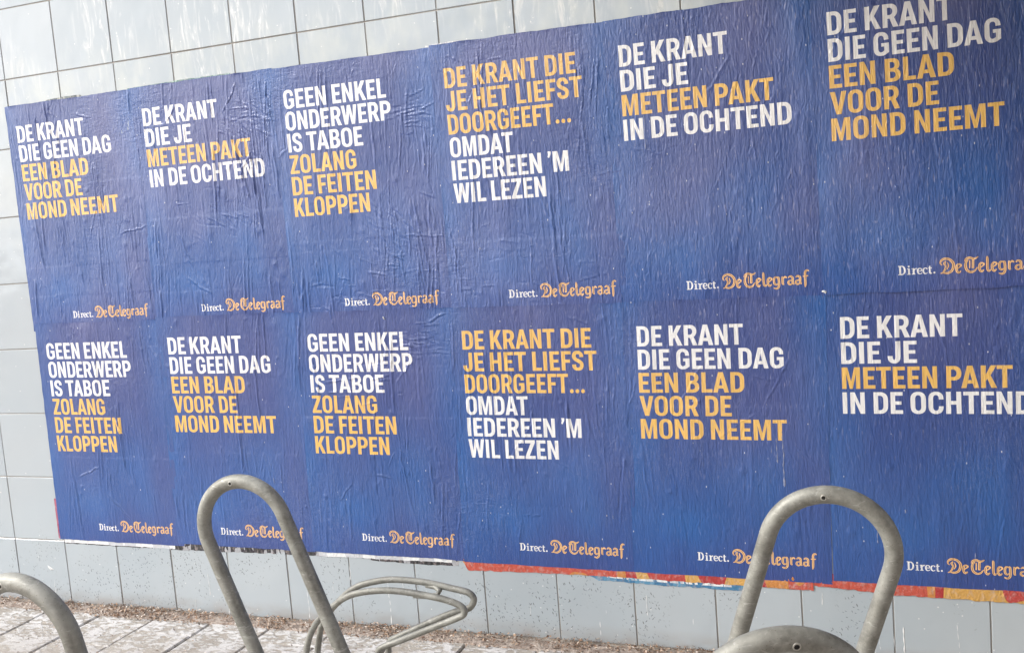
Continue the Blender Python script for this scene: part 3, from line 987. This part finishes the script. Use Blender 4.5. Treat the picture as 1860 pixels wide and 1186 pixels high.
poster('B', 3469, 1496, .008, -.010, 1.0, 12, K(long=26, short=220, amp=.7), 'lower-right poster reading METEEN PAKT, cut by the right edge of the picture', (3.0, 2.4, 2.4, 2.0))


# ------------------------------------------------------------------ remains of older posters
def strip(name, label, ctrl, mat, seed, depth=1.3, rag=1.5, wr=.8):
    """ctrl: list of (x, ytop, ybottom) in wall mm; a ragged, crumpled paper strip that runs on beneath the sheets above it"""
    r = np.random.default_rng(seed)
    c = np.array(ctrl, float)
    n = max(8, int((c[-1, 0] - c[0, 0]) / 5))
    x = np.linspace(c[0, 0], c[-1, 0], n)
    ya, yb = np.interp(x, c[:, 0], c[:, 1]), np.interp(x, c[:, 0], c[:, 2])
    rr = r.normal(0, 1, n + 6)
    rr = np.convolve(rr, np.ones(4) / 4, 'same')[3:3 + n]
    yb = yb + rr * rag
    k = 6
    V, F = [], []
    for j in range(k):
        f = j / (k - 1)
        for i in range(n):
            h = depth + wr * abs(math.sin(x[i] * .11 + seed + j * .7) + .6 * r.normal()) * .4 * (f if f < .9 else .3)
            V.append((x[i] / 1000, -h / 1000, 2.7 - (ya[i] + (yb[i] - ya[i]) * f) / 1000))
    for j in range(k - 1):
        for i in range(n - 1):
            F.append((j * n + i, (j + 1) * n + i, (j + 1) * n + i + 1, j * n + i + 1))
    o = link(name, mesh(name, V, F, [mat], True))
    tag(o, label, 'old poster', 'remains of older posters under the blue ones')
    return o


strip('poster_remnant', 'torn orange and red strip of an older poster under the middle lower posters',
      [(2015, 2385, 2404), (2036, 2385, 2441), (2298, 2385, 2437), (2514, 2385, 2436), (2802, 2385, 2440), (3081, 2385, 2445), (3175, 2385, 2447), (3342, 2385, 2450)], M_OLD_ORANGE, 1, 1.5, 2.6, 2.0)
strip('poster_remnant', 'orange and red strip of older paper below the poster at the right picture edge',
      [(3344, 2385, 2431), (3406, 2385, 2435), (3631, 2385, 2450), (3999, 2385, 2456), (4200, 2385, 2456)], M_OLD_ORANGE, 2, 1.5, 2.6, 2.0)
strip('poster_remnant', 'thin white strip of old paper between the orange and blue strips',
      [(2600, 2385, 2440), (2700, 2385, 2446), (3060, 2385, 2453)], M_OLD_WHITE, 3, 1.1, .6)
strip('poster_remnant', 'wavy light blue strip of old paper below the orange one, left of the right hoop',
      [(2521, 2385, 2434), (2567, 2385, 2453), (2801, 2385, 2460), (3080, 2385, 2464), (3101, 2385, 2460)], M_OLD_BLUE, 4, .7, 2.6, 1.6)
strip('poster_remnant', 'white old paper edge under the lower-left corner poster', [(4, 2370, 2408), (300, 2370, 2411), (630, 2370, 2413)], M_OLD_WHITE, 5, 1.2)
strip('poster_remnant', 'thin black old paper edge below the lower-left corner poster', [(2, 2365, 2411), (320, 2365, 2415), (632, 2365, 2417)], M_OLD_BLACK, 6, .7)
strip('poster_remnant', 'tattered black and grey old paper edge behind the left hoop', [(634, 2365, 2418), (840, 2365, 2417), (1008, 2365, 2414), (1370, 2365, 2413)], M_OLD_BLACK, 7, .8, 3)
strip('poster_remnant', 'white old paper edge above the bent wheel holder', [(1362, 2365, 2413), (1671, 2365, 2413), (1969, 2365, 2413)], M_OLD_WHITE, 8, 1.3)
strip('poster_remnant', 'black old paper strip above the bent wheel holder, ending left of the orange one', [(1560, 2365, 2412), (1640, 2365, 2422), (1868, 2365, 2428), (1997, 2365, 2425)], M_OLD_BLACK, 9, .7, 2)
for (a, b, t0, lab, mt_, sd) in ((660, 1175, 412, 'green top edge of an older poster over the second upper poster', M_OLD_GREEN, 10),
                                 (2043, 2190, 419, 'white torn paper at the top between the third and fourth upper posters', M_OLD_WHITE, 11),
                                 (215, 410, 409, 'grey green top edge of an older poster over the first upper poster', M_OLD_GREY, 12)):
    o = strip('poster_remnant', lab, [(a, 480, t0 + 3), ((a + b) / 2, 480, t0), (b, 480, t0 + 2)], mt_, sd, 1.0, 1.0)
V = []
o = strip('poster_remnant', 'dark red sliver of an older poster at the lower left edge of the posters', [(-29, 2200, 2388), (-10, 2198, 2392), (30, 2200, 2392)], M_OLD_RED, 13, .9, 1.0)


# ------------------------------------------------------------------ dried paste drips and scraps
def drip(x, y, length, w, off, parent, seed, bulb=True, name='paste_drip', lean=0.0, mat=None):
    r = np.random.default_rng(seed)
    n = max(5, int(length / 6))
    V, F = [], []
    dx = np.cumsum(r.normal(0, .5, n)) + lean * np.linspace(0, length, n)
    K_ = 6
    for i in range(n):
        f = i / (n - 1)
        ww = w * (.55 + .25 * math.sin(i * 1.3 + seed)) * (1.0 if i else .2)
        if bulb and f > .86: ww = w * 1.35
        if i == n - 1: ww *= .3
        yy = y + f * length
        for k in range(K_ + 1):
            a = math.pi * k / K_
            V.append(((x + dx[i] - math.cos(a) * ww) / 1000, -(off + math.sin(a) * min(ww * .5, 1.6)) / 1000, 2.7 - yy / 1000))
    for i in range(n - 1):
        for k in range(K_):
            a = i * (K_ + 1) + k
            F.append((a, a + K_ + 1, a + K_ + 2, a + 1))
    return link(name, mesh(name, V, F, [mat or M_DROP], True), parent)


for i in range(26):
    x = rng.uniform(-250, 4150)
    top = rng.uniform(2470, 2630)
    drip(x, top, min(rng.uniform(20, 120), 2690 - top), rng.uniform(.8, 2.0), -.3, wall, 100 + i, lean=rng.uniform(-.06, .06))
for (x, y, L_, w_) in ((1285, 2560, 130, 3.5), (1672, 2500, 190, 4.5), (1500, 2450, 60, 4), (2560, 2600, 95, 4.5), (2745, 2500, 80, 3.0),
                       (3630, 2560, 135, 6.5), (880, 2600, 100, 4.0), (1740, 2495, 50, 3.5), (3370, 2455, 45, 3.5), (705, 2640, 60, 3.5)):
    drip(x, y, L_, w_ * .62, -.3, wall, int(x), True)
posters = [o for o in COL.objects if o.name.startswith('poster') and 'remnant' not in o.name]
for (pi, x, y, L_, w_) in ((10, 3241, 1905, 90, 2.2), (10, 3262, 1880, 200, 3.0), (10, 3225, 1930, 30, 2.0), (11, 3560, 2210, 60, 1.8), (4, 2850, 760, 120, 2.0),
                           (5, 3800, 1120, 250, 1.6), (9, 2480, 2180, 14, 3.2), (6, 250, 2240, 12, 3.0), (3, 2200, 1180, 10, 4), (9, 2640, 2200, 13, 3),
                           (11, 3650, 2150, 12, 3.5), (11, 3860, 2290, 20, 2.4), (10, 3175, 2300, 60, 1.5), (7, 1180, 2080, 25, 2), (8, 1640, 1780, 12, 3)):
    drip(x, y, L_, w_, 4.6 if y < 1700 else 3.6, posters[pi], int(x + y), mat=M_PALE)


def scrap(x, y, w, h, off, label, seed):
    r = np.random.default_rng(seed)
    n = 6
    ring = [(x + w / 2 * math.cos(a - .6) * r.uniform(.35, 1.3), y + h / 2 * math.sin(a) * r.uniform(.5, 1.25)) for a in np.linspace(0, 2 * math.pi, n, endpoint=False)]
    V = [(p[0] / 1000, -(off + r.uniform(.5, 2.5)) / 1000, 2.7 - p[1] / 1000) for p in ring] + [(x / 1000, -(off + 3.5) / 1000, 2.7 - y / 1000)]
    V += [(p[0] / 1000, -(off - .5) / 1000, 2.7 - p[1] / 1000) for p in ring]
    F = [(n, i, (i + 1) % n) for i in range(n)] + [(i, n + 1 + i, n + 1 + (i + 1) % n, (i + 1) % n) for i in range(n)]
    o = link('paper_scrap', mesh('paper_scrap', V, F, [M_DROP]))
    return tag(o, label, 'scrap')


scrap(3424, 1408, 20, 13, 5.5, 'small pale scrap at the corner where four right-hand posters meet', 1)
scrap(-106, 2535, 44, 26, 0, 'white scrap stuck on the tiles just above the leftmost hoop', 2)
scrap(1768, 1430, 8, 16, 5, 'tiny white fleck on the seam between the third upper and lower posters', 3)


# ------------------------------------------------------------------ tube things
def tube(P, rad, seg=20, caps=True):
    P = [np.array(p, float) for p in P]
    n = len(P)
    V, F = [], []
    T = [(P[min(i + 1, n - 1)] - P[max(i - 1, 0)]) for i in range(n)]
    T = [t / np.linalg.norm(t) for t in T]
    ref = np.array((0, 1.0, 0)) if abs(T[0][1]) < .9 else np.array((1.0, 0, 0))
    u = ref - T[0] * ref.dot(T[0]); u /= np.linalg.norm(u)
    for i in range(n):
        u = u - T[i] * u.dot(T[i]); u /= np.linalg.norm(u)
        w = np.cross(T[i], u)
        rr = rad[i] if isinstance(rad, (list, tuple, np.ndarray)) else rad
        for k in range(seg):
            a = 2 * math.pi * k / seg
            V.append(tuple(P[i] + rr * (math.cos(a) * u + math.sin(a) * w)))
    for i in range(n - 1):
        for k in range(seg):
            a, b = i * seg + k, i * seg + (k + 1) % seg
            F.append((a, b, b + seg, a + seg))
    if caps:
        F.append(tuple(range(seg))[::-1]); F.append(tuple((n - 1) * seg + k for k in range(seg)))
    return V, F


def disc(c, nrm, r0, r1, h, seg=16):
    """ring (r0..r1) standing h proud, with its inner wall; nrm points out"""
    nrm = np.array(nrm, float); nrm /= np.linalg.norm(nrm)
    a = np.cross(nrm, (0, 0, 1.0)); a /= np.linalg.norm(a); b = np.cross(nrm, a)
    c = np.array(c, float)
    V, F = [], []
    for (rr, hh) in ((r1, -h * 2.0), (r1 * .92, h * .5), (r0 * 1.15, h), (r0, h * .6), (r0, -h * 3)):
        for k in range(seg):
            t = 2 * math.pi * k / seg
            V.append(tuple(c + nrm * hh + rr * (math.cos(t) * a + math.sin(t) * b)))
    for j in range(4):
        for k in range(seg):
            p, q = j * seg + k, j * seg + (k + 1) % seg
            F.append((p, q, q + seg, p + seg))
    return V, F


def hoop(center, across, nrm, up, label, hole=0.0, group='galvanised steel hoops of the bicycle rack', Rw=.1639, rad=.02415):
    c, A, N, U = [np.array(v, float) for v in (center, across, nrm, up)]
    if N[1] > 0: N = -N                    # towards the street
    lz = c[2] / U[2] + .02
    base = np.array((c[0] - U[0] * lz, c[1] - U[1] * lz, 0.0))
    root = link('bike_rack_hoop', None)
    root.location = tuple(base)
    tag(root, label, 'bicycle stand', group)
    P = [c - base + A * (-Rw) - U * t for t in np.linspace(lz + .0, .02, 14)]
    P += [c - base - A * Rw * math.cos(t) + U * Rw * math.sin(t) for t in np.linspace(0, math.pi, 49)]
    P += [c - base + A * Rw - U * t for t in np.linspace(.02, lz, 14)]
    V, F = tube(P, rad, 32)
    link('bent_tube', mesh('bent_tube', V, F, [M_GALV], True), root)
    hole = math.radians(hole)
    top = c - base + U * Rw * math.cos(hole) + A * Rw * math.sin(hole)
    # drain hole with its zinc rim, on the street side of the crown
    hp = top + N * (rad - .0002)
    V, F = disc(hp, N, .0052, .0088, .0008)
    link('hole_rim', mesh('hole_rim', V, F, [M_RIM], True), root)
    n_ = 14
    N_ = N / np.linalg.norm(N)
    a = np.cross(N_, (0, 0, 1.0)); a /= np.linalg.norm(a); b = np.cross(N_, a)
    V = [tuple(hp + N_ * .0005)] + [tuple(hp + N_ * .0005 + .0053 * (math.cos(t) * a + math.sin(t) * b)) for t in np.linspace(0, 2 * math.pi, n_, endpoint=False)]
    F = [(0, 1 + k, 1 + (k + 1) % n_) for k in range(n_)]
    link('hole', mesh('hole', V, F, [M_HOLE]), root)
    for s in (-1, 1):
        f = P[0] if s < 0 else P[-1]
        pts = [(f[0] + .055 * math.cos(t), f[1] + .055 * math.sin(t)) for t in np.linspace(0, 2 * math.pi, 20, endpoint=False)]
        z0 = -base[2]
        V = [(p[0], p[1], z0 - .01) for p in pts] + [(p[0], p[1], z0 + .006) for p in pts]
        F = [tuple(range(20, 40))] + [(k, (k + 1) % 20, 20 + (k + 1) % 20, 20 + k) for k in range(20)]
        link('base_plate', mesh('base_plate', V, F, [M_GALV]), root)
    return root


hoop((1.5762, -.7605, .6552), (-.9425, .003, -.3341), (.0051, -.9997, -.0235), (-.3341, -.0239, .9422),
     'steel hoop leaning left, standing before the second poster of the lower row', hole=-12)
hoop((3.4496, -.7727, .66), (.9503, .0751, -.3021), (-.046, .9937, .1025), (.3079, -.0835, .9478),
     'tall steel hoop leaning right, standing before the lower right posters', hole=-20)
hoop((1.5521, -1.6598, .6471), (.9872, -.0828, .1364), (.07, .9929, .0962), (-.1434, -.0855, .986),
     'steel hoop at the lower left corner with only its right shoulder in the picture')
hoop((3.4064, -1.6569, .6502), (.9217, .3674, -.1245), (-.3336, .9145, .2289), (.198, -.1694, .9655),
     'nearest steel hoop at the bottom right, only its crown in the picture')

# low wheel holder: two bent rods and a small link
ROD1 = [(1.640, -.6, .02), (1.643, -.6, .09), (1.655, -.6, .154), (1.674, -.6, .212), (1.704, -.6, .262), (1.725, -.6, .285), (1.757, -.6, .315), (1.793, -.6, .341), (1.833, -.6, .368), (1.891, -.6, .389), (1.974, -.6, .402), (2.042, -.6, .404), (2.108, -.6, .399), (2.194, -.6, .388), (2.248, -.6, .375), (2.277, -.6, .359), (2.277, -.6, .338), (2.248, -.6, .322), (2.185, -.6, .295), (2.094, -.6, .256), (2.024, -.6, .226), (1.972, -.6, .205), (1.950, -.6, .192), (1.945, -.6, .170), (1.945, -.6, .02)]
ROD2 = [(1.662, -.56, .02), (1.665, -.56, .08), (1.675, -.56, .138), (1.689, -.56, .196), (1.704, -.56, .241), (1.741, -.56, .295), (1.81, -.56, .36), (1.86, -.56, .393), (1.908, -.56, .41), (1.979, -.56, .425), (2.047, -.56, .428), (2.135, -.56, .423), (2.221, -.56, .409), (2.28, -.56, .398), (2.3, -.56, .377), (2.289, -.56, .351), (2.271, -.56, .34), (2.235, -.56, .33), (2.168, -.56, .302), (2.075, -.56, .258), (2.004, -.56, .224), (1.97, -.56, .204), (1.961, -.56, .161), (1.961, -.56, .02)]
wh = link('wheel_holder', None)
wh.location = (1.80, -.58, 0)
tag(wh, 'low bent wheel holder of two thin steel rods behind the left hoop', 'bicycle stand')
off = np.array((1.80, -.58, 0))
for pts in (ROD1, ROD2):
    Q = [np.array(p) - off for p in pts]
    C3 = []
    Qe = [2 * Q[0] - Q[1]] + Q + [2 * Q[-1] - Q[-2]]
    for i in range(1, len(Qe) - 2):
        for k in range(4):
            t = k / 4; a, b, c, d = Qe[i - 1], Qe[i], Qe[i + 1], Qe[i + 2]
            C3.append(.5 * (2 * b + (c - a) * t + (2 * a - 5 * b + 4 * c - d) * t * t + (3 * b - a - 3 * c + d) * t ** 3))
    C3.append(Q[-1])
    V, F = tube(C3, .0112, 18)
    link('rod', mesh('rod', V, F, [M_GALV], True), wh)
Lk = [(2.13, -.56, .414), (2.165, -.565, .412), (2.185, -.575, .404), (2.182, -.59, .394), (2.15, -.598, .391), (2.10, -.6, .392)]
V, F = tube([np.array(p) - off for p in Lk], .009, 14)
link('rod_link', mesh('rod_link', V, F, [M_GALV], True), wh)
for xx in (1.65, 1.953):
    x0, x1 = xx - .045 - 1.8, xx + .045 - 1.8
    V = [(x0, -.06, -.01), (x1, -.06, -.01), (x1, .06, -.01), (x0, .06, -.01), (x0, -.06, .006), (x1, -.06, .006), (x1, .06, .006), (x0, .06, .006)]
    F = [(4, 5, 6, 7), (0, 1, 5, 4), (1, 2, 6, 5), (2, 3, 7, 6), (3, 0, 4, 7)]
    link('base_plate', mesh('base_plate', V, F, [M_GALV]), wh)


# ------------------------------------------------------------------ litter along the foot of the wall
def litter(n, y0, y1, smin, smax, bias, seed, zb):
    r = np.random.default_rng(seed)
    V, F, tone = [], [], []
    clump = np.interp(np.linspace(0, 1, 2000), np.linspace(0, 1, 50), r.random(50)) ** 1.5 + .12
    cdf = np.cumsum(clump); cdf /= cdf[-1]
    for _ in range(n):
        x = -.9 + 4.6 * np.interp(r.random(), cdf, np.linspace(0, 1, 2000))
        y = y0 + (y1 - y0) * r.beta(*bias)
        z = zb + (.016 * r.random() if y > -.09 else .002)
        L, wd = r.uniform(smin, smax), r.uniform(.25, .6)
        a = r.uniform(0, math.pi)
        up = r.normal(0, .35)
        d = np.array((math.cos(a), math.sin(a) * .7, up)) * L
        s = np.array((-math.sin(a), math.cos(a), r.normal(0, .4))) * L * wd
        c = np.array((x, y, z + abs(up) * L * .5))
        curl = np.array((0, 0, L * r.uniform(.05, .35)))
        k = len(V)
        V += [tuple(c - d), tuple(c - d * .1 - s + curl), tuple(c + d), tuple(c + d * .1 + s + curl), tuple(c + curl * .2)]
        F += [(k, k + 1, k + 4), (k + 1, k + 2, k + 4), (k + 2, k + 3, k + 4), (k + 3, k, k + 4)]
        tn = float(np.clip(r.beta(1.6, 1.6), 0, 1))
        tone += [tn] * 5
    me = mesh('leaf_litter', V, F, [M_LEAF])
    at = me.attributes.new('tone', 'FLOAT', 'POINT')
    at.data.foreach_set('value', tone)
    return me


lt = link('leaf_litter', litter(9000, -.125, -.004, .002, .009, (1.5, 1.2), 5, .001))
tag(lt, kind='stuff')
lt2 = link('crumbs', litter(1500, -.60, -.09, .0015, .006, (1.0, 1.8), 6, .001))
tag(lt2, kind='stuff')
print('tris', sum(len(o.data.polygons) for o in COL.objects if o.type == 'MESH'))
